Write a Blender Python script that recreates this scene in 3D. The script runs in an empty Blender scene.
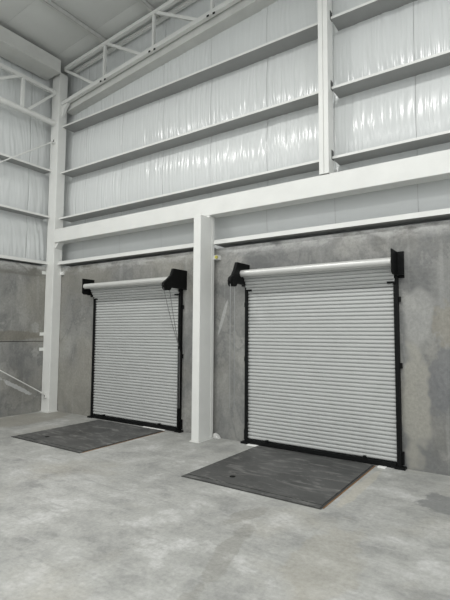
import bpy, math, random
from mathutils import Vector, Matrix, noise

random.seed(7)
scene = bpy.context.scene
COL = scene.collection

# ------------------------------------------------------------------ camera
cam_data = bpy.data.cameras.new('camera')
cam = bpy.data.objects.new('camera', cam_data)
COL.objects.link(cam)
cam_data.sensor_fit = 'HORIZONTAL'
cam_data.sensor_width = 36.0
cam_data.lens = 36.0 * 451.6 / 450.0
cam_data.clip_start = 0.05
cam_data.clip_end = 200
EYE = Vector((0, 0, 1.70))


def cam_rot(yaw, pitch, roll):
    Rz = Matrix(((math.cos(yaw), math.sin(yaw), 0), (-math.sin(yaw), math.cos(yaw), 0), (0, 0, 1)))
    A = Matrix(((1, 0, 0), (0, 0, -1), (0, 1, 0)))
    Rx = Matrix(((1, 0, 0), (0, math.cos(pitch), math.sin(pitch)), (0, -math.sin(pitch), math.cos(pitch))))
    Rr = Matrix(((math.cos(roll), -math.sin(roll), 0), (math.sin(roll), math.cos(roll), 0), (0, 0, 1)))
    return Rr @ Rx @ A @ Rz


R = cam_rot(math.radians(34.383), math.radians(4.248), math.radians(0.359))
m = Matrix((R[0], -R[1], -R[2])).transposed().to_4x4()
m.translation = EYE
cam.matrix_world = m
scene.camera = cam

# ------------------------------------------------------------------ world, lamps, exposure
world = bpy.data.worlds.new('hall_air')
scene.world = world
world.use_nodes = True
bg = world.node_tree.nodes['Background']
bg.inputs['Color'].default_value = (0.95, 0.975, 0.975, 1)
bg.inputs['Strength'].default_value = 0.95

LAMPS = [(lx, ly) for ly in (1.7, -3.2) for lx in (-7.7, -4.6, -1.5, 1.6)]
for i, (lx, ly) in enumerate(LAMPS):
    ld = bpy.data.lights.new('high_bay_lamp', 'AREA')
    ld.shape = 'DISK'
    ld.size = 0.5
    ld.energy = 92
    ld.color = (1.0, 0.995, 0.97)
    lo = bpy.data.objects.new('high_bay_lamp', ld)
    lo.location = (lx, ly, 7.25)
    COL.objects.link(lo)

vs = scene.view_settings
vs.view_transform = 'Standard'
vs.look = 'None'
vs.exposure = 0.1
vs.gamma = 1.0
vs.use_curve_mapping = False


XL, YB = -8.88, 6.16         # faces of the side wall and the back wall


# ------------------------------------------------------------------ materials
class NT:
    def __init__(self, name):
        self.m = bpy.data.materials.new(name)
        self.m.use_nodes = True
        self.t = self.m.node_tree
        self.b = self.t.nodes['Principled BSDF']

    def n(self, kind, **kw):
        nd = self.t.nodes.new(kind)
        for k, v in kw.items():
            if k in nd.inputs:
                nd.inputs[k].default_value = v
            else:
                setattr(nd, k, v)
        return nd

    def l(self, a, b):
        self.t.links.new(a, b)

    def coords(self, scale=(1, 1, 1), rot=(0, 0, 0), obj=True):
        tc = self.n('ShaderNodeTexCoord')
        mp = self.n('ShaderNodeMapping')
        mp.inputs['Scale'].default_value = scale
        mp.inputs['Rotation'].default_value = rot
        if obj:
            self.l(tc.outputs['Object'], mp.inputs['Vector'])
        else:
            geo = self.n('ShaderNodeNewGeometry')
            self.l(geo.outputs['Position'], mp.inputs['Vector'])
        return mp.outputs['Vector']

    def noise(self, vec, scale, detail=5, rough=0.55, dist=0.0):
        nd = self.n('ShaderNodeTexNoise')
        nd.inputs['Scale'].default_value = scale
        nd.inputs['Detail'].default_value = detail
        nd.inputs['Roughness'].default_value = rough
        nd.inputs['Distortion'].default_value = dist
        self.l(vec, nd.inputs['Vector'])
        return nd.outputs['Fac']

    def ramp(self, fac, stops):
        r = self.n('ShaderNodeValToRGB')
        el = r.color_ramp.elements
        while len(el) < len(stops):
            el.new(0.5)
        for e, (p, c) in zip(el, stops):
            e.position = p
            e.color = (c, c, c, 1) if not isinstance(c, tuple) else (*c, 1)
        self.l(fac, r.inputs['Fac'])
        return r.outputs['Color']

    def mix(self, fac, a, b, mode='MIX'):
        mx = self.n('ShaderNodeMix', data_type='RGBA', blend_type=mode)
        for sock, v in ((mx.inputs[0], fac), (mx.inputs[6], a), (mx.inputs[7], b)):
            if hasattr(v, 'links') or isinstance(v, bpy.types.NodeSocket):
                self.l(v, sock)
            elif isinstance(v, tuple):
                sock.default_value = (*v, 1)
            else:
                sock.default_value = v
        return mx.outputs[2]

    def stain(self, c, loc, rot, size, col, amount, ragged=0.5, nscale=3.0):
        """a mark with a shape of its own at one place: an ellipsoid with ragged edges"""
        geo = self.n('ShaderNodeNewGeometry')
        mp = self.n('ShaderNodeMapping', vector_type='TEXTURE')
        mp.inputs['Location'].default_value = loc
        mp.inputs['Rotation'].default_value = rot
        mp.inputs['Scale'].default_value = size
        self.l(geo.outputs['Position'], mp.inputs['Vector'])
        ln = self.n('ShaderNodeVectorMath', operation='LENGTH')
        self.l(mp.outputs['Vector'], ln.inputs[0])
        nz = self.noise(geo.outputs['Position'], nscale, 7, 0.6)
        ma = self.n('ShaderNodeMath', operation='MULTIPLY_ADD')
        self.l(nz, ma.inputs[0])
        ma.inputs[1].default_value = ragged * 2
        self.l(ln.outputs['Value'], ma.inputs[2])
        mr = self.n('ShaderNodeMapRange')
        mr.inputs[1].default_value = 0.72 + ragged
        mr.inputs[2].default_value = 0.92 + ragged
        mr.inputs[3].default_value = amount
        mr.inputs[4].default_value = 0.0
        self.l(ma.outputs[0], mr.inputs[0])
        return self.mix(mr.outputs[0], c, col)

    def bump(self, h, strength, dist):
        b = self.n('ShaderNodeBump')
        b.inputs['Strength'].default_value = strength
        b.inputs['Distance'].default_value = dist
        self.l(h, b.inputs['Height'])
        self.l(b.outputs['Normal'], self.b.inputs['Normal'])

    def base(self, c):
        if isinstance(c, tuple):
            self.b.inputs['Base Color'].default_value = (*c, 1)
        else:
            self.l(c, self.b.inputs['Base Color'])


def plain(name, col, rough, metal=0.0, spot=0.06, spec=0.5):
    a = NT(name)
    v = a.coords(obj=False)
    f = a.noise(v, 3.5, 5)
    lo = tuple(c * (1 - spot) for c in col)
    hi = tuple(min(1, c * (1 + spot)) for c in col)
    a.base(a.ramp(f, [(0.3, lo), (0.7, hi)]))
    a.b.inputs['Roughness'].default_value = rough
    a.b.inputs['Metallic'].default_value = metal
    a.b.inputs['Specular IOR Level'].default_value = spec
    return a.m


def concrete_floor():
    a = NT('concrete_floor')
    v = a.coords(obj=False)
    big = a.noise(v, 0.5, 8, 0.6, 0.2)
    c = a.ramp(big, [(0.30, (0.325, 0.328, 0.312)), (0.5, (0.375, 0.377, 0.36)), (0.72, (0.425, 0.427, 0.412))])
    mid = a.noise(v, 2.2, 10, 0.68, 0.15)
    c = a.mix(a.ramp(mid, [(0.34, 0.9), (0.50, 0.0)]), c, (0.245, 0.248, 0.24))
    c = a.mix(a.ramp(mid, [(0.53, 0.0), (0.64, 0.9)]), c, (0.50, 0.502, 0.49))
    st = a.coords((0.55, 2.4, 1), (0, 0, math.radians(18)), obj=False)
    tr = a.noise(st, 2.2, 10, 0.7, 0.25)
    c = a.mix(a.ramp(tr, [(0.34, 0.6), (0.47, 0.0)]), c, (0.27, 0.273, 0.262))
    c = a.mix(a.ramp(tr, [(0.56, 0.0), (0.70, 0.6)]), c, (0.48, 0.48, 0.468))
    tan = a.noise(v, 0.9, 6, 0.6, 0.3)
    c = a.mix(a.ramp(tan, [(0.54, 0.0), (0.70, 0.55)]), c, (0.345, 0.33, 0.285))
    c = a.stain(c, (-0.80, 5.10, 0), (0, 0, 0.2), (0.30, 0.34, 1), (0.17, 0.175, 0.175), 0.7, 0.9, 4)
    c = a.stain(c, (-2.02, 2.95, 0), (0, 0, math.radians(104)), (0.75, 0.10, 1), (0.22, 0.215, 0.19), 0.4, 1.3, 4)
    c = a.stain(c, (-2.28, 3.75, 0), (0, 0, math.radians(70)), (0.40, 0.12, 1), (0.25, 0.245, 0.22), 0.5, 1.0, 4)
    c = a.stain(c, (-1.35, 3.3, 0), (0, 0, math.radians(95)), (0.9, 0.28, 1), (0.33, 0.315, 0.27), 0.45, 1.0, 3)
    c = a.stain(c, (-1.66, 5.1, 0), (0, 0, math.radians(90)), (0.95, 0.075, 1), (0.47, 0.44, 0.37), 0.5, 0.5, 4)
    c = a.stain(c, (-8.3, 5.2, 0), (0, 0, 0), (0.65, 1.1, 1), (0.27, 0.255, 0.215), 0.6, 0.5, 3)
    fine = a.noise(v, 26, 6, 0.75)
    c = a.mix(0.8, c, a.ramp(fine, [(0.22, 0.36), (0.78, 0.64)]), 'OVERLAY')
    sp = a.noise(v, 8, 3, 0.7)
    c = a.mix(a.ramp(sp, [(0.70, 0.0), (0.76, 0.5)]), c, (0.20, 0.20, 0.19))
    a.base(c)
    a.l(a.ramp(mid, [(0.3, 0.45), (0.7, 0.65)]), a.b.inputs['Roughness'])
    a.b.inputs['Specular IOR Level'].default_value = 0.35
    a.bump(mid, 0.12, 0.01)
    return a.m


def concrete_wall():
    a = NT('concrete_wall')
    v = a.coords(obj=False)
    big = a.noise(v, 0.75, 9, 0.62, 0.25)
    c = a.ramp(big, [(0.30, (0.140, 0.143, 0.141)), (0.46, (0.23, 0.231, 0.223)), (0.55, (0.255, 0.255, 0.242)), (0.72, (0.34, 0.34, 0.32))])
    pat = a.noise(a.coords((1.1, 1.1, 0.8), obj=False), 1.1, 10, 0.62, 0.5)
    c = a.mix(a.ramp(pat, [(0.455, 0.0), (0.47, 0.65), (0.53, 0.0)]), c, (0.155, 0.158, 0.158))
    c = a.mix(a.ramp(pat, [(0.56, 0.0), (0.62, 0.6)]), c, (0.36, 0.355, 0.335))
    warm = a.noise(v, 0.55, 6, 0.55)
    c = a.mix(a.ramp(warm, [(0.48, 0.0), (0.62, 0.5)]), c, (0.27, 0.258, 0.22))
    run = a.noise(a.coords((6, 6, 0.35), obj=False), 1.2, 5, 0.6, 0.2)
    c = a.mix(a.ramp(run, [(0.58, 0.0), (0.70, 0.3)]), c, (0.38, 0.38, 0.365))
    # marks seen on these walls
    c = a.stain(c, (-0.95, YB, 1.15), (0, math.radians(15), 0), (0.26, 1, 0.62), (0.15, 0.155, 0.163), 0.65, 1.4, 2.4)
    c = a.stain(c, (-0.88, YB, 1.85), (0, 0, 0), (0.24, 1, 0.30), (0.27, 0.252, 0.21), 0.6, 1.0, 6)
    c = a.stain(c, (-1.28, YB, 0.75), (0, 0, 0), (0.20, 1, 0.85), (0.33, 0.322, 0.285), 0.75, 0.9, 3)
    c = a.stain(c, (-1.22, YB, 1.95), (0, 0, 0), (0.20, 1, 0.42), (0.33, 0.33, 0.315), 0.7, 0.45, 3)
    c = a.stain(c, (-4.25, YB, 1.98), (0, math.radians(18), 0), (0.035, 1, 0.36), (0.46, 0.46, 0.45), 0.7, 0.35, 6)
    c = a.stain(c, (XL, 5.35, 0.58), (math.radians(-29), 0, 0), (1, 0.55, 0.05), (0.55, 0.56, 0.56), 0.7, 0.8, 9)
    c = a.stain(c, (XL, 5.74, 1.80), (0, 0, 0), (1, 0.10, 0.17), (0.36, 0.36, 0.345), 0.6, 1.2, 9)
    c = a.stain(c, (XL, 5.76, 1.26), (0, 0, 0), (1, 0.09, 0.14), (0.36, 0.36, 0.345), 0.6, 1.2, 9)
    c = a.stain(c, (XL, 5.15, 1.63), (0, 0, 0), (1, 0.9, 0.12), (0.19, 0.175, 0.14), 0.6, 0.4, 5)
    c = a.stain(c, (XL, 5.2, 3.02), (0, 0, 0), (1, 1.2, 0.14), (0.16, 0.155, 0.135), 0.6, 0.4, 4)
    sep = a.n('ShaderNodeSeparateXYZ')
    a.l(v, sep.inputs[0])
    hz = a.n('ShaderNodeMapRange')
    hz.inputs[1].default_value = 2.93
    hz.inputs[2].default_value = 3.12
    a.l(sep.outputs[2], hz.inputs[0])
    eff = a.noise(a.coords((1, 1, 2.2), obj=False), 2.4, 8, 0.68, 0.3)
    er = a.ramp(eff, [(0.40, 0.0), (0.58, 0.95)])
    mul = a.n('ShaderNodeMath', operation='MULTIPLY')
    a.l(er, mul.inputs[0])
    a.l(hz.outputs[0], mul.inputs[1])
    c = a.mix(mul.outputs[0], c, (0.52, 0.52, 0.505))
    fine = a.noise(v, 24, 6, 0.75)
    c = a.mix(0.8, c, a.ramp(fine, [(0.22, 0.36), (0.78, 0.64)]), 'OVERLAY')
    sp = a.noise(v, 12, 2, 0.6)
    c = a.mix(a.ramp(sp, [(0.72, 0.0), (0.77, 0.5)]), c, (0.09, 0.09, 0.09))
    a.base(c)
    a.b.inputs['Roughness'].default_value = 0.6
    a.b.inputs['Specular IOR Level'].default_value = 0.3
    a.bump(fine, 0.2, 0.008)
    return a.m


def vinyl(name, axis, col, rough):
    a = NT(name)
    sc = (1, 1, 0.05) if axis == 'z' else (1, 1, 1)
    v = a.coords(sc, obj=False)
    w = a.noise(v, 9, 4, 0.6, 0.4)
    big = a.noise(a.coords(obj=False), 0.9, 4)
    lo = tuple(c * 0.95 for c in col)
    a.base(a.ramp(big, [(0.3, lo), (0.7, col)]))
    a.b.inputs['Roughness'].default_value = rough
    a.b.inputs['Specular IOR Level'].default_value = 0.55
    a.bump(w, 0.4, 0.012)
    return a.m


def steel_deck():
    a = NT('steel_deck')
    v = a.coords(obj=False)
    big = a.noise(v, 1.6, 7, 0.6, 0.8)
    c = a.ramp(big, [(0.3, (0.050, 0.051, 0.050)), (0.55, (0.083, 0.084, 0.082)), (0.75, (0.115, 0.115, 0.112))])
    sc = a.noise(a.coords((0.8, 2.5, 1), (0, 0, 0.3), obj=False), 3.0, 8, 0.7, 1.2)
    c = a.mix(a.ramp(sc, [(0.52, 0.0), (0.66, 0.75)]), c, (0.24, 0.238, 0.228))
    a.base(c)
    a.b.inputs['Roughness'].default_value = 0.5
    a.b.inputs['Metallic'].default_value = 0.1
    a.bump(a.noise(v, 40, 3), 0.15, 0.004)
    return a.m


M = {
    'floor': concrete_floor(),
    'conc': concrete_wall(),
    'ins': vinyl('insulation_vinyl', 'z', (0.685, 0.705, 0.70), 0.2),
    'roof_ins': vinyl('roof_vinyl', 'x', (0.66, 0.67, 0.65), 0.5),
    'white': plain('white_steel_paint', (0.725, 0.73, 0.705), 0.42, spot=0.035),
    'girt': plain('shaded_girt_steel', (0.30, 0.305, 0.30), 0.5, spot=0.05),  # underside shade of the girts is put into this dark grey
    'purlin': plain('purlin_steel', (0.60, 0.605, 0.58), 0.45),
    'sheet': plain('outer_sheet_metal', (0.4, 0.4, 0.4), 0.5),
    'slat': plain('door_slat_paint', (0.485, 0.495, 0.485), 0.42, spot=0.03),
    'barrel': plain('door_barrel_paint', (0.62, 0.62, 0.60), 0.30, 0.25, spot=0.03),
    'black': plain('black_steel', (0.005, 0.0055, 0.0055), 0.55, spec=0.15),
    'rubber': plain('dark_rubber', (0.02, 0.02, 0.02), 0.8),
    'joint': plain('joint_filler', (0.10, 0.085, 0.07), 0.8),
    'deck': steel_deck(),
    'deck_frame': plain('deck_frame_steel', (0.035, 0.035, 0.034), 0.55),
    'rust': plain('rusty_angle_steel', (0.20, 0.105, 0.045), 0.8, spot=0.4),
    'chain': plain('galvanised_chain', (0.33, 0.335, 0.33), 0.4, 0.5),
    'dchain': plain('dark_chain', (0.16, 0.16, 0.16), 0.5, 0.3),
    'yellow': plain('yellow_cap', (0.50, 0.46, 0.10), 0.6),
    'daylight_leak': plain('daylight_leak_white', (0.90, 0.90, 0.88), 0.6),  # daylight leaking under the doors, put into a white colour
    'mortar': plain('white_mortar', (0.62, 0.62, 0.60), 0.8),
}


# ------------------------------------------------------------------ mesh helpers
class MB:
    def __init__(self):
        self.v = []
        self.f = []

    def box(self, x0, x1, y0, y1, z0, z1):
        b = len(self.v)
        self.v += [(x0, y0, z0), (x1, y0, z0), (x1, y1, z0), (x0, y1, z0), (x0, y0, z1), (x1, y0, z1), (x1, y1, z1), (x0, y1, z1)]
        self.f += [tuple(b + i for i in q) for q in ((0, 3, 2, 1), (4, 5, 6, 7), (0, 1, 5, 4), (1, 2, 6, 5), (2, 3, 7, 6), (3, 0, 4, 7))]
        return self

    def bar(self, p, q, w, h, up=(0, 0, 1)):
        """rectangular bar from p to q: w across, h along up"""
        p, q = Vector(p), Vector(q)
        d = (q - p).normalized()
        s = d.cross(Vector(up)).normalized()
        u = s.cross(d).normalized()
        b = len(self.v)
        for c in (p, q):
            for i, j in ((-1, -1), (1, -1), (1, 1), (-1, 1)):
                self.v.append(tuple(c + s * (i * w / 2) + u * (j * h / 2)))
        self.f += [tuple(b + i for i in t) for t in ((0, 1, 2, 3), (7, 6, 5, 4), (0, 4, 5, 1), (1, 5, 6, 2), (2, 6, 7, 3), (3, 7, 4, 0))]
        return self

    def tube(self, pts, r, n=10):
        pts = [Vector(p) for p in pts]
        b = len(self.v)
        for k, p in enumerate(pts):
            d = (pts[min(k + 1, len(pts) - 1)] - pts[max(k - 1, 0)]).normalized()
            ref = Vector((0, 0, 1)) if abs(d.z) < 0.9 else Vector((1, 0, 0))
            s = d.cross(ref).normalized()
            u = s.cross(d).normalized()
            for i in range(n):
                t = 2 * math.pi * i / n
                self.v.append(tuple(p + (s * math.cos(t) + u * math.sin(t)) * r))
        for k in range(len(pts) - 1):
            for i in range(n):
                j = (i + 1) % n
                self.f.append((b + k * n + i, b + k * n + j, b + (k + 1) * n + j, b + (k + 1) * n + i))
        self.f.append(tuple(b + i for i in range(n))[::-1])
        e = b + (len(pts) - 1) * n
        self.f.append(tuple(e + i for i in range(n)))
        return self

    def extrude(self, poly, vec):
        """closed polygon (list of 3d points) extruded along vec"""
        b = len(self.v)
        n = len(poly)
        vec = Vector(vec)
        self.v += [tuple(p) for p in poly] + [tuple(Vector(p) + vec) for p in poly]
        self.f.append(tuple(b + i for i in range(n))[::-1])
        self.f.append(tuple(b + n + i for i in range(n)))
        for i in range(n):
            j = (i + 1) % n
            self.f.append((b + i, b + j, b + n + j, b + n + i))
        return self

    def mesh(self, name, mat, smooth=False):
        me = bpy.data.meshes.new(name)
        me.from_pydata([tuple(p) for p in self.v], [], self.f)
        me.materials.append(M[mat])
        if smooth:
            me.polygons.foreach_set('use_smooth', [True] * len(me.polygons))
        me.validate()
        import bmesh
        bm = bmesh.new()
        bm.from_mesh(me)
        bmesh.ops.recalc_face_normals(bm, faces=bm.faces)
        bm.to_mesh(me)
        bm.free()
        return me

    def build(self, name, mat, parent=None, bevel=0.0, smooth=False):
        o = link(name, self.mesh(name, mat, smooth), parent)
        if bevel:
            bv = o.modifiers.new('edge', 'BEVEL')
            bv.width = bevel
            bv.segments = 2
            bv.limit_method = 'ANGLE'
            bv.harden_normals = False
        if smooth:
            try:
                me = o.data
                me.set_sharp_from_angle(angle=math.radians(40))
            except Exception:
                pass
        return o


def link(name, me, parent=None):
    o = bpy.data.objects.new(name, me)
    COL.objects.link(o)
    if parent is not None:
        o.parent = parent
        o.matrix_parent_inverse = Matrix.Translation(parent.location).inverted()
    return o


def root(name, loc, label=None, cat=None, kind=None, group=None):
    o = bpy.data.objects.new(name, None)
    o.empty_display_size = 0.2
    COL.objects.link(o)
    o.location = loc
    return tag(o, label, cat, kind, group)


def tag(o, label=None, cat=None, kind=None, group=None):
    for k, v in (('label', label), ('category', cat), ('kind', kind), ('group', group)):
        if v:
            o[k] = v
    return o


# ------------------------------------------------------------------ dimensions of the hall
XL, XR = -8.88, 4.5          # left wall face, where the back wall is cut off
YB, YF = 6.16, -5.0          # back wall face, where the side wall is cut off
ZC = 3.13                    # top of the concrete
SL = 0.075                   # roof pitch along X


def roof_z(x):
    return 7.94 + SL * (x + 7.24)


# ------------------------------------------------------------------ floor
fl = MB().box(-9.3, XR, YF, 6.6, -0.25, 0.0).build('floor', 'floor')
tag(fl, 'pale grey trowelled concrete warehouse floor with faint stains', 'floor', 'structure')

# ------------------------------------------------------------------ back wall
DOORS = [(-7.44, -5.115), (-3.79, -1.45)]
wb = root('wall_back', (-4, YB, 0), 'back wall of grey concrete below wrinkled white insulation and steel girts', 'wall', 'structure')
mb = MB()
xs = [-9.1]
for a, b in DOORS:
    xs += [a + 0.09, b - 0.09]
xs.append(XR)
for i in range(0, len(xs), 2):
    mb.box(xs[i], xs[i + 1], YB, YB + 0.2, 0, ZC)
for i in range(1, len(xs) - 1, 2):
    mb.box(xs[i], xs[i + 1], YB, YB + 0.2, 2.5, ZC)
mb.build('concrete_panel', 'conc', wb)

GIRTS_B = [3.185, 4.20, 5.235, 6.30]
YI = 6.37                    # insulation face
YG = 6.05                    # girt lip face


def pillow(z, levels, amp):
    lo = [g for g in levels if g <= z]
    hi = [g for g in levels if g > z]
    if not lo or not hi:
        return 0.3 * amp
    t = (z - lo[-1]) / (hi[0] - lo[-1])
    return amp * math.sin(math.pi * t) ** 0.7


def wrinkle(s, z, seed, f=1.0):
    """creases of the vinyl facing: long and upright, about 2 to 8 cm apart"""
    w = 0.0
    w += 0.0060 * noise.noise(Vector((s * 4.0, z * 0.45, seed)))
    a = noise.noise(Vector((s * 13.0 * f + 0.7 * noise.noise(Vector((s * 3, z * 1.2, 5))), z * 0.7, seed + 9)))
    w += 0.0075 * (1 - abs(a) * 2.0)
    b = noise.noise(Vector((s * 27.0 * f, z * 1.5, seed + 21)))
    w += 0.0042 * (1 - abs(b) * 2.0)
    k = 0.55 + 1.0 * max(0, noise.noise(Vector((s * 1.1, z * 0.8, seed + 40))) + 0.30)
    return w * k * min(1.0, max(0.08, (z - 3.75) / 0.4)) / f ** 0.5


def blanket(s0, s1, z0, ztop, place, levels, seed, amp=0.045, ns=52, nz=70, slant=0.0, f=1.0, calm=True):
    fq = f
    v, f = [], []
    for j in range(nz + 1):
        for i in range(ns + 1):
            u = i / ns
            s = s0 + (s1 - s0) * u
            zt = ztop(s)
            z = z0 + (zt - z0) * j / nz
            edge = min(u, 1 - u) * (s1 - s0)
            tuck = 0.007 * math.exp(-(edge / 0.012) ** 2) * (1.0 if z > 3.95 or not calm else 0.05)
            ss = s + slant * (z - z0)
            v.append(place(s, z, pillow(z, levels, amp) + wrinkle(ss, z if calm else z + 2.0, seed, fq) - tuck))
    for j in range(nz):
        for i in range(ns):
            a = j * (ns + 1) + i
            f.append((a, a + 1, a + ns + 2, a + ns + 1))
    b = MB()
    b.v, b.f = v, f
    return b


seams = [-8.98]
x = -1.22 - 6 * 1.15
while x < XR:
    if x > -8.9:
        seams.append(x)
    x += 1.15
seams.append(XR)
levels_b = GIRTS_B + [7.2]
for k in range(len(seams) - 1):
    s0, s1 = seams[k] + 0.002, seams[k + 1] - 0.002
    bl = blanket(s0, s1, ZC - 0.05, lambda s: roof_z(s) + 0.02, lambda s, z, d: (s, YI - d, z), levels_b, 3.0 + k * 0.0, ns=max(8, int((110 if s0 < 0 else 30) * (s1 - s0) / 1.15)))
    bl.build('insulation_blanket', 'ins', wb, smooth=True)
MB().box(-9.2, XR, 6.40, 6.44, 0, 9.3).build('outer_sheet', 'sheet', wb)

POST = (-2.445, -2.30)


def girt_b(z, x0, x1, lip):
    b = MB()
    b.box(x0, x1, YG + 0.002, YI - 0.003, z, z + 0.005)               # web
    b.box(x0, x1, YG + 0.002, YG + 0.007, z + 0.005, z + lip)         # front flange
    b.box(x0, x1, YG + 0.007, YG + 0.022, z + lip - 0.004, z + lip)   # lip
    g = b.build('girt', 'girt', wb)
    MB().box(x0, x1, YG - 0.001, YG + 0.001, z + 0.001, z + lip).build('lit_lip_strip', 'white', g)  # added white strip: the lit lip painted against the shaded web


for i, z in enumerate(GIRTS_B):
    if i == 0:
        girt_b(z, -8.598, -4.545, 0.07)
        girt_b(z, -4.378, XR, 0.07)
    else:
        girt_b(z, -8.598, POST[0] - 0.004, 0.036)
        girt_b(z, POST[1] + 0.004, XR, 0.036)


def rake_z(xx):
    return 6.95 + 0.1025 * (xx + 6.0)


b = MB()
for y0, y1, h0, h1 in ((6.12, YI - 0.003, 0.0, 0.006), (6.12, 6.127, 0.006, 0.20)):
    b.extrude([(-8.598, y0, rake_z(-8.598) + h0), (XR, y0, rake_z(XR) + h0), (XR, y0, rake_z(XR) + h1), (-8.598, y0, rake_z(-8.598) + h1)], (0, y1 - y0, 0))
b.build('rake_girt', 'purlin', wb)
b = MB()
b.bar((-8.5, 6.25, roof_z(-8.5) - 0.185), (XR, 6.25, roof_z(XR) - 0.185), 0.06, 0.06)
b.build('rake_angle', 'white', wb)

# ------------------------------------------------------------------ left wall
wl = root('wall_left', (XL, 0, 0), 'side wall of two stacked concrete panels below wrinkled white insulation', 'wall', 'structure')
MB().box(XL - 0.2, XL, YF, YB - 0.002, 0, 1.50).build('concrete_panel', 'conc', wl, bevel=0.006)
MB().box(XL - 0.2, XL, YF, YB - 0.002, 1.512, 3.15).build('concrete_panel', 'conc', wl, bevel=0.006)
MB().box(XL - 0.18, XL - 0.03, YF, YB - 0.004, 1.49, 1.52).build('joint_seal', 'joint', wl)
GIRTS_L = [3.19, 4.235, 5.285]
XI = -9.06
XG = -8.80
levels_l = GIRTS_L + [6.40, 7.3]
ys = [6.32, 5.55, 4.4, 3.25, 2.1, 0.95, -0.2, -1.35, -2.5, -3.65, YF]
for k in range(len(ys) - 1):
    s1, s0 = ys[k] - 0.002, ys[k + 1] + 0.002
    bl = blanket(s0, s1, 3.14, lambda s: 7.95, lambda s, z, d: (XI + d, s, z), levels_l, 61.0, f=0.55, calm=False, slant=0.12, ns=max(8, int((110 if s1 > 3 else 30) * (s1 - s0) / 1.15)))
    bl.build('insulation_blanket', 'ins', wl, smooth=True)
MB().box(-9.16, -9.12, YF, 6.40, 0, 8.2).build('outer_sheet', 'sheet', wl)
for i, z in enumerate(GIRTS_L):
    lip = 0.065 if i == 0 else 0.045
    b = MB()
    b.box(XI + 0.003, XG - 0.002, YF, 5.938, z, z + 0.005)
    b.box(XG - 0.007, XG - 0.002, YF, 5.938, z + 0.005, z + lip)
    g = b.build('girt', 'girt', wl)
    MB().box(XG - 0.001, XG + 0.001, YF, 5.938, z + 0.001, z + lip).build('lit_lip_strip', 'white', g)  # added strip here too, brightness of the lip put into its white

# ------------------------------------------------------------------ roof
ce = root('ceiling', (-2, 0, 8), 'sloping insulated roof lining with steel purlins', 'ceiling', 'structure')
yy = 6.42
edges = [6.42, 5.80, 4.60, 3.40, 2.20, 1.0, -0.2, -1.4, -2.6, -3.8, YF]
PX = [-7.24 + 1.39 * k for k in range(9)]
for k in range(len(edges) - 1):
    y1, y0 = edges[k] - 0.0015, edges[k + 1] + 0.0015
    v, f = [], []
    nx, ny = 90, 10
    for j in range(ny + 1):
        for i in range(nx + 1):
            xx = -9.12 + (XR + 9.12) * i / nx
            u = j / ny
            yv = y0 + (y1 - y0) * u
            t = ((xx + 7.24) / 1.39) % 1.0
            sag = -0.02 * math.sin(math.pi * t) * math.sin(math.pi * u) ** 0.5 if 0 < u < 1 else 0.0
            v.append((xx, yv, roof_z(xx) + sag + 0.003 * noise.noise(Vector((xx * 3, yv * 5, 2)))))
    for j in range(ny):
        for i in range(nx):
            a = j * (nx + 1) + i
            f.append((a, a + 1, a + nx + 2, a + nx + 1))
    b = MB()
    b.v, b.f = v, f
    b.build('ceiling_panel', 'roof_ins', ce, smooth=True)
b = MB()
b.extrude([(-9.2, YF, roof_z(-9.2) + 0.06), (XR, YF, roof_z(XR) + 0.06), (XR, YF, roof_z(XR) + 0.09), (-9.2, YF, roof_z(-9.2) + 0.09)], (0, 6.45 - YF, 0))
b.build('outer_sheet', 'sheet', ce)
PD = 0.148
for px in [q - 0.05 for q in PX]:
    z1 = roof_z(px) - 0.005
    z0 = z1 - PD
    b = MB()
    b.box(px - 0.003, px + 0.003, YF, 6.28, z0, z1)
    b.box(px - 0.003, px + 0.06, YF, 6.28, z0, z0 + 0.006)
    b.box(px + 0.054, px + 0.06, YF, 6.28, z0, z0 + 0.02)
    b.box(px - 0.06, px + 0.003, YF, 6.28, z1 - 0.006, z1)
    b.build('purlin', 'purlin', ce)

# ------------------------------------------------------------------ corner column
CX0, CX1, CY0, CY1 = -8.87, -8.60, 5.94, 6.155
cc = root('steel_column', ((CX0 + CX1) / 2, (CY0 + CY1) / 2, 0), 'tall white steel column in the corner between the two walls', 'column', 'thing')
MB().box(CX0, CX1, CY0, CY1, 0.012, 7.52).build('shaft', 'white', cc, bevel=0.01)
MB().box(CX0 - 0.006, CX1 + 0.03, CY0 - 0.03, CY1, 0, 0.012).build('base_plate', 'white', cc)
for z in (1.335, 1.665, 3.01):
    MB().box(CX0 - 0.008, CX0, CY0 - 0.09, CY0 + 0.02, z - 0.035, z + 0.035).build('wall_clip', 'white', cc)
MB().box(CX1, CX1 + 0.09, CY1 - 0.035, CY1 + 0.004, 2.965, 3.035).build('wall_clip', 'white', cc)
MB().box(CX0 + 0.02, CX1 - 0.02, CY0 - 0.01, CY1, 7.52, 7.56).build('cap_plate', 'white', cc)

# ------------------------------------------------------------------ door-head beam
BZ0, BZ1, BY0, BY1 = 3.66, 3.955, 5.94, 6.17
bm_root = root('steel_beam', (-2, (BY0 + BY1) / 2, BZ0), 'long white horizontal steel beam crossing above both roll-up doors', 'beam', 'thing')
MB().box(CX1 + 0.002, XR, BY0, BY1, BZ0, BZ1).build('box_section', 'white', bm_root, bevel=0.008)
b = MB()
pts = [(CX1 + 0.002, BY0 + 0.03, BZ0 - 0.002), (CX1 + 0.13, BY0 + 0.03, BZ0 - 0.002), (CX1 + 0.07, BY0 + 0.03, BZ0 - 0.05), (CX1 + 0.035, BY0 + 0.03, BZ0 - 0.09), (CX1 + 0.002, BY0 + 0.03, BZ0 - 0.13)]
b.extrude(pts, (0, 0.14, 0))
b.build('haunch', 'white', bm_root)

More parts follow.
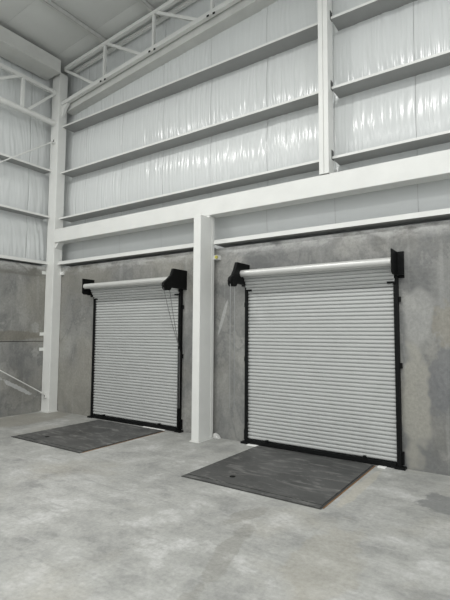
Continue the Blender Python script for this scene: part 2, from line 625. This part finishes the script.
# ------------------------------------------------------------------ column between the doors
MX0, MX1, MY0, MY1 = -4.535, -4.39, 5.705, 6.085
mc = root('steel_column', ((MX0 + MX1) / 2, (MY0 + MY1) / 2, 0), 'short white steel column between the two roll-up doors', 'column', 'thing')
MB().box(MX0, MX1, MY0, MY1 - 0.075, 0.012, 3.625).build('shaft', 'white', mc, bevel=0.008)
MB().box(MX0 - 0.004, MX1 + 0.006, MY1 - 0.073, MY1, 0.012, 3.625).build('flange', 'white', mc, bevel=0.006)
MB().box(MX0 - 0.02, MX1 + 0.02, MY0 - 0.02, MY1, 0, 0.012).build('base_plate', 'white', mc)
MB().box(MX0, MX1, BY0, MY1, 3.625, BZ0 - 0.002).build('cap_plate', 'white', mc)
cl = MB().box(MX1 + 0.007, MX1 + 0.09, MY1 - 0.03, YB - 0.001, 2.93, 3.0).build('wall_clip', 'white', mc)
yc = MB().tube([(MX1 + 0.075, MY1 - 0.031, 2.965), (MX1 + 0.075, MY1 - 0.055, 2.965)], 0.028, 12).build('plastic_cap', 'yellow', mc, smooth=True)
yc['label'] = 'yellow plastic cap'
b = MB()
b.extrude([(MX1 + 0.02, 6.06, 0), (MX1 + 0.13, 6.06, 0), (MX1 + 0.09, 6.06, 0.05), (MX1 + 0.02, 6.06, 0.085)], (0, 0.09, 0))
b.build('grout_pad', 'mortar', mc, bevel=0.012)

# ------------------------------------------------------------------ post above the beam
up = root('steel_post', (sum(POST) / 2, 6.0, BZ1), 'white steel post rising from the beam to the roof truss', 'post', 'thing')
pz1 = 6.84 + 0.105 * (POST[0] + 8.6) - 0.045
MB().box(POST[0], POST[0] + 0.068, 5.92, 6.115, BZ1 + 0.006, pz1).build('channel', 'white', up, bevel=0.004)
MB().box(POST[1] - 0.068, POST[1], 5.92, 6.115, BZ1 + 0.006, pz1).build('channel', 'white', up, bevel=0.004)
MB().box(POST[0] + 0.066, POST[1] - 0.066, 5.93, 6.11, BZ1 + 0.006, pz1).build('weld_seam', 'purlin', up)
MB().box(POST[0] + 0.01, POST[1] - 0.01, 5.945, 6.11, BZ1, BZ1 + 0.007).build('base_plate', 'deck_frame', up)
for z in GIRTS_B[1:]:
    MB().box(POST[1] + 0.0005, POST[1] + 0.0035, 6.03, 6.11, z - 0.01, z + 0.13).build('girt_clip', 'deck_frame', up)

# ------------------------------------------------------------------ roof truss along the back wall
TY = 6.04


def tb(xx):
    return 6.84 + 0.105 * (xx + 8.6)


def tt(xx):
    return 7.745 + SL * (xx + 7.24)


tr = root('roof_truss', (-2, TY, 7.0), 'white open-web roof truss climbing along the top of the back wall', 'truss', 'thing')
MB().bar((CX1 + 0.06, TY, tt(CX1)), (XR, TY, tt(XR)), 0.07, 0.075).build('top_chord', 'white', tr)
MB().bar((CX1 + 0.003, TY, tb(CX1)), (XR, TY, tb(XR)), 0.075, 0.085).build('bottom_chord', 'white', tr)
for k, px in enumerate(PX):
    MB().bar((px + 0.02, TY, tb(px) + 0.043), (px + 0.02, TY, tt(px) - 0.038), 0.06, 0.05, (1, 0, 0)).build('web_vertical', 'white', tr)
    x1 = px + 1.39 - 0.30
    if x1 < XR:
        MB().bar((px + 0.10, TY - 0.003, tt(px + 0.1) - 0.03), (x1, TY - 0.003, tb(x1) + 0.03), 0.05, 0.055).build('web_diagonal', 'white', tr)
    for q in (-0.05, 0.08):
        MB().box(px + q - 0.025, px + q + 0.025, TY - 0.042, TY - 0.036, tb(px) - 0.06, tb(px) - 0.025).build('bolt_slot', 'black', tr)  # black blocks added in place of the dark open bolt slots
MB().bar((CX1 + 0.06, TY - 0.003, tt(CX1) - 0.03), (-7.54, TY - 0.003, tb(-7.54) + 0.03), 0.05, 0.055).build('web_diagonal', 'white', tr)
b = MB()
z = tb(CX1)
b.extrude([(CX1 + 0.003, TY - 0.03, z - 0.05), (CX1 + 0.22, TY - 0.03, z - 0.04), (CX1 + 0.12, TY - 0.03, z - 0.14), (CX1 + 0.05, TY - 0.03, z - 0.27), (CX1 + 0.003, TY - 0.03, z - 0.33)], (0, 0.06, 0))
b.build('gusset', 'white', tr)

# ------------------------------------------------------------------ eave truss along the left wall
EX = -8.75
ev = root('eave_truss', (EX, 0, 6.3), 'white open-web truss running level along the side wall', 'truss', 'thing')
ZT, ZB = 7.10, 6.39
MB().bar((EX, YF, ZT), (EX, 5.936, ZT), 0.07, 0.075).build('top_chord', 'white', ev)
MB().tube([(EX, YF, ZB), (EX, 5.936, ZB)], 0.06, 12).build('bottom_chord', 'white', ev, smooth=True)
for k in range(8):
    yv = 5.16 - 1.32 * k
    if yv < YF:
        break
    MB().bar((EX, yv, ZB + 0.05), (EX, yv, ZT - 0.037), 0.06, 0.06, (1, 0, 0)).build('web_vertical', 'white', ev)
    top = yv - 0.1
    MB().bar((EX, top, ZT - 0.03), (EX, top - 1.0, ZB + 0.05), 0.05, 0.05).build('web_diagonal', 'white', ev)
MB().bar((EX, 5.93, ZT - 0.02), (EX, 5.29, ZB + 0.05), 0.05, 0.05).build('web_diagonal', 'white', ev)

# ------------------------------------------------------------------ eave beam under the roof edge
eb = MB().box(-8.98, -8.456, YF, 5.86, 7.43, 7.735).build('eave_beam', 'purlin', bevel=0.01)
tag(eb, 'broad grey box beam under the low edge of the roof', 'beam', 'thing')

# ------------------------------------------------------------------ brace rods
for (ya, za), (yb, zb), lab in (((5.93, 5.965), (-1.8, 0.37), 'thin white brace rod falling from high on the corner column'), ((5.93, 0.365), (-3.85, 5.93), 'thin white brace rod rising from the foot of the corner column')):
    rt = root('brace_rod', (EX, ya, za), lab, 'rod', 'thing')
    d = Vector((0, yb - ya, zb - za)).normalized()
    p = Vector((EX + (0.02 if za > 3 else 0.05), ya, za))
    MB().tube([p, p + d * (Vector((0, yb - ya, zb - za)).length)], 0.011, 8).build('rod', 'white', rt, smooth=True)
    MB().bar(p + d * 0.02, p + d * 0.13, 0.035, 0.035).build('turnbuckle', 'white', rt)
    MB().box(EX - 0.02, EX + 0.07, ya - 0.03, ya + 0.008, za - 0.06, za + 0.04).build('end_plate', 'white', rt)
    MB().box(EX + 0.045, EX + 0.06, ya - 0.036, ya - 0.03, za - 0.035, za + 0.02).build('nut', 'black', rt)


# ------------------------------------------------------------------ roll-up doors
PITCH = 0.0538
SLAT_W = DOORS[1][1] - DOORS[1][0] - 0.10


def slat_mesh(w):
    prof = [(0.012, 0.0), (0.012, 0.005), (-0.004, 0.0075), (-0.010, 0.013), (-0.012, 0.027), (-0.010, 0.041), (-0.004, 0.0465), (0.012, 0.049), (0.012, 0.0538)]
    b = MB()
    for yv, zv in prof:
        b.v += [(-w / 2, yv, zv), (w / 2, yv, zv)]
    for i in range(len(prof) - 1):
        b.f.append((2 * i, 2 * i + 1, 2 * i + 3, 2 * i + 2))
    me = b.mesh('slat', 'slat')
    return me


SLAT = slat_mesh(SLAT_W)


def yz(xx, pts):
    return [(xx, p, q) for p, q in pts]


def roll_door(n, x0, x1, hoist, label):
    xc = (x0 + x1) / 2
    d = root('door_%d' % n, (xc, YB, 0), label, 'door', 'structure')
    yc_ = 6.14

    def slat(loc, rx):
        o = link('slat', SLAT, d)
        o.matrix_parent_inverse = Matrix.Identity(4)
        o.location = Vector(loc) - d.location
        o.rotation_euler = (rx, 0, 0)
        o.scale = ((x1 - x0 - 0.07) / SLAT_W, 1, 1)

    z = 0.07
    while z + PITCH <= 2.36:
        slat((xc, yc_, z), 0)
        z += PITCH
    # the curtain leans forward from the tracks to the barrel
    p = Vector((0, yc_, z))
    q = Vector((0, 5.975, 2.60))
    k = int((q - p).length / PITCH)
    ang = math.atan2(p.y - q.y, q.z - p.z)
    dv = (q - p).normalized() * PITCH
    for i in range(k + 1):
        slat((xc, p.y + dv.y * i, p.z + dv.z * i), ang)
    # tracks
    for s, xo in ((1, x0), (-1, x1)):
        b = MB()
        a, c = sorted((xo, xo + s * 0.055))
        b.box(a, c, 6.098, 6.112, 0.0, 2.50)
        a2, c2 = sorted((xo, xo + s * 0.012))
        b.box(a2, c2, 6.112, YB - 0.001, 0.0, 2.50)
        a2, c2 = sorted((xo + s * 0.035, xo + s * 0.045))
        b.box(a2, c2, 6.150, YB - 0.001, 0.0, 2.50)
        t = b.build('track', 'black', d)
        for zz in (0.13, 0.33, 1.30, 2.16):
            a2, c2 = sorted((xo, xo - s * 0.026))
            hh = 0.035 if zz > 0.3 else 0.08
            if zz == 0.33:
                continue
            MB().box(a2, c2, 6.125, YB - 0.001, zz - hh, zz + hh).build('mounting_tab', 'black', t)
        a2, c2 = sorted((xo - s * 0.05, xo + s * 0.08))
        MB().box(a2, c2, 6.06, YB - 0.001, 0.0, 0.03).build('foot', 'black', t)
        # stop at the head of the track
        a2, c2 = sorted((xo + s * 0.03, xo + s * 0.13))
        MB().box(a2, c2, 6.075, 6.097, 2.37, 2.395).build('curtain_stop', 'black', t)
    # bottom bar
    bb = MB().box(x0 + 0.062, x1 - 0.062, 6.085, 6.15, 0.008, 0.066).build('bottom_bar', 'black', d)
    for t in (0.17, 0.80):
        xx = x0 + (x1 - x0) * t
        MB().box(xx - 0.018, xx + 0.018, 6.078, 6.12, 0.064, 0.10).build('lift_lug', 'black', bb)
    sides = ((x0 + 0.09, x0 + 0.30), (x1 - 0.82, x1 - 0.30)) if n == 1 else ((x0 + 0.09, x0 + 0.262), (x1 - 0.28, x1 - 0.18))
    for a, c in (sides[1:] if n == 1 else sides):
        MB().box(a, c, 6.01, 6.084, 0.0, 0.008).build('daylight_strip', 'daylight_leak', d)  # added white strips standing in for daylight leaking under the door
    # barrel with the rolled curtain
    BY, BZ, BR = 5.91, 2.632, 0.053
    if hoist == 'right':
        ba, bc = x0 - 0.035, x1 + 0.03
    else:
        ba, bc = x0 + 0.055, x1 - 0.024
    br = MB().tube([(ba, BY, BZ), (bc, BY, BZ)], BR, 28).build('barrel', 'barrel', d, smooth=True)
    MB().tube([(ba - 0.02, BY, BZ), (ba, BY, BZ)], 0.03, 12).build('shaft', 'black', br)
    # plain end bracket
    if hoist == 'right':
        xb, s = x0 - 0.06, -1
    else:
        xb, s = x1 - 0.02, 1
    b = MB()
    a, c = sorted((xb, xb + s * 0.012))
    b.extrude(yz(a, [(YB - 0.001, 2.47), (YB - 0.001, 2.79), (5.86, 2.79), (5.86, 2.50), (5.90, 2.47)]), (c - a, 0, 0))
    a, c = sorted((xb, xb + s * 0.095))
    b.box(a, c, YB - 0.016, YB - 0.001, 2.44, 2.79)
    b.box(a, c, YB - 0.10, YB - 0.016, 2.47, 2.482)
    b.build('end_bracket', 'black', d)
    # chain hoist bracket
    xh = (x1 + 0.035) if hoist == 'right' else (x0 + 0.0)
    dy = 0.0 if hoist == 'right' else 0.05
    prof = [(YB - 0.001, 2.46), (YB - 0.001, 2.80), (5.80, 2.80), (5.75, 2.68), (5.64 + dy, 2.59), (5.57 + dy, 2.545), (5.55 + dy, 2.49), (5.60 + dy, 2.45), (5.64 + dy, 2.42), (5.72 + dy, 2.42), (5.76 + dy, 2.47), (5.98, 2.47)]
    hb = MB().extrude(yz(xh, prof), (0.05, 0, 0)).build('hoist_bracket', 'black', d)
    MB().tube([(xh - 0.03, 5.66 + dy, 2.475), (xh + 0.06, 5.66 + dy, 2.475)], 0.06, 18).build('chain_wheel', 'black', hb, smooth=True)
    MB().box(xh - 0.09, xh + 0.05, YB - 0.015, YB - 0.001, 2.46, 2.80).build('wall_flange', 'black', hb)
    # hand chain
    if hoist == 'right':
        hook = Vector((x1 - 0.01, 6.08, 1.46))
        MB().box(x1 - 0.02, x1 + 0.02, 6.07, 6.097, 1.42, 1.48).build('chain_hook', 'black', hb)
        for oy in (-0.07, 0.08):
            st = Vector((xh + 0.02, 5.65 + oy, 2.46))
            pts = []
            for i in range(13):
                t = i / 12
                pp = st.lerp(hook, t)
                pp.z -= 0.05 * math.sin(math.pi * t)
                pts.append(pp)
            for i in range(1, 12):
                t = i / 11
                pts.append(Vector((hook.x + 0.01 + 0.2 * oy, 6.07 + 0.02 * oy, hook.z - 1.05 * t)))
            MB().tube(pts, 0.005, 6).build('hand_chain', 'dchain', hb, smooth=True)
        MB().box(x1 - 0.03, x1 - 0.004, 6.07, 6.097, 0.06, 0.42).build('chain_guard', 'black', hb)
    else:
        pts = []
        y0_, y1_ = 5.65, 5.77
        for i in range(20):
            pts.append((xh + 0.02, y0_, 2.48 - 1.85 * i / 19))
        for i in range(1, 8):
            t = math.pi * i / 8
            pts.append((xh + 0.02, (y0_ + y1_) / 2 - (y1_ - y0_) / 2 * math.cos(t), 0.63 - 0.07 * math.sin(t)))
        for i in range(20):
            pts.append((xh + 0.02, y1_, 0.63 + 1.85 * i / 19))
        MB().tube(pts, 0.005, 6).build('hand_chain', 'chain', hb, smooth=True)


roll_door(1, *DOORS[0], 'right', 'closed light grey roll-up door beside the corner column')
roll_door(2, *DOORS[1], 'left', 'closed light grey roll-up door between the short white column and bare concrete')


# ------------------------------------------------------------------ dock levelers
def leveler(x0, x1, y0, y1, hole, label):
    t = root('dock_leveler', ((x0 + x1) / 2, (y0 + y1) / 2, 0), label, 'dock leveler', 'thing', 'dock levelers')
    fr = MB()
    fr.box(x0, x0 + 0.022, y0, y1, 0, 0.005)
    fr.box(x1 - 0.022, x1, y0, y1, 0, 0.005)
    fr.box(x0 + 0.022, x1 - 0.022, y0, y0 + 0.016, 0, 0.005)
    fr.box(x0 + 0.022, x1 - 0.022, y0 + 0.09, y0 + 0.102, 0, 0.005)
    fr.build('frame', 'deck_frame', t)
    MB().box(x0 + 0.023, x1 - 0.023, y0 + 0.017, y0 + 0.089, 0, 0.009).build('hinge_plate', 'deck', t)
    MB().box(x0 + 0.026, x1 - 0.026, y0 + 0.103, y1, 0, 0.012).build('deck_plate', 'deck', t, bevel=0.002)
    MB().tube([(hole[0], hole[1], 0.0115), (hole[0], hole[1], 0.0135)], 0.036, 18).build('lift_hole', 'black', t)
    a = MB().box(x1 + 0.001, x1 + 0.014, y0 + 0.04, y1, 0, 0.004).build('curb_angle', 'rust', t)
    a['label'] = 'rusty curb angle'


leveler(-7.10, -5.37, 4.23, 6.005, (-6.598, 4.549), 'dark steel dock plate set in the floor before the door beside the corner column')
leveler(-3.535, -1.775, 4.265, 6.06, (-3.016, 4.589), 'dark scuffed steel dock plate nearer the camera, with a rusty edge angle')
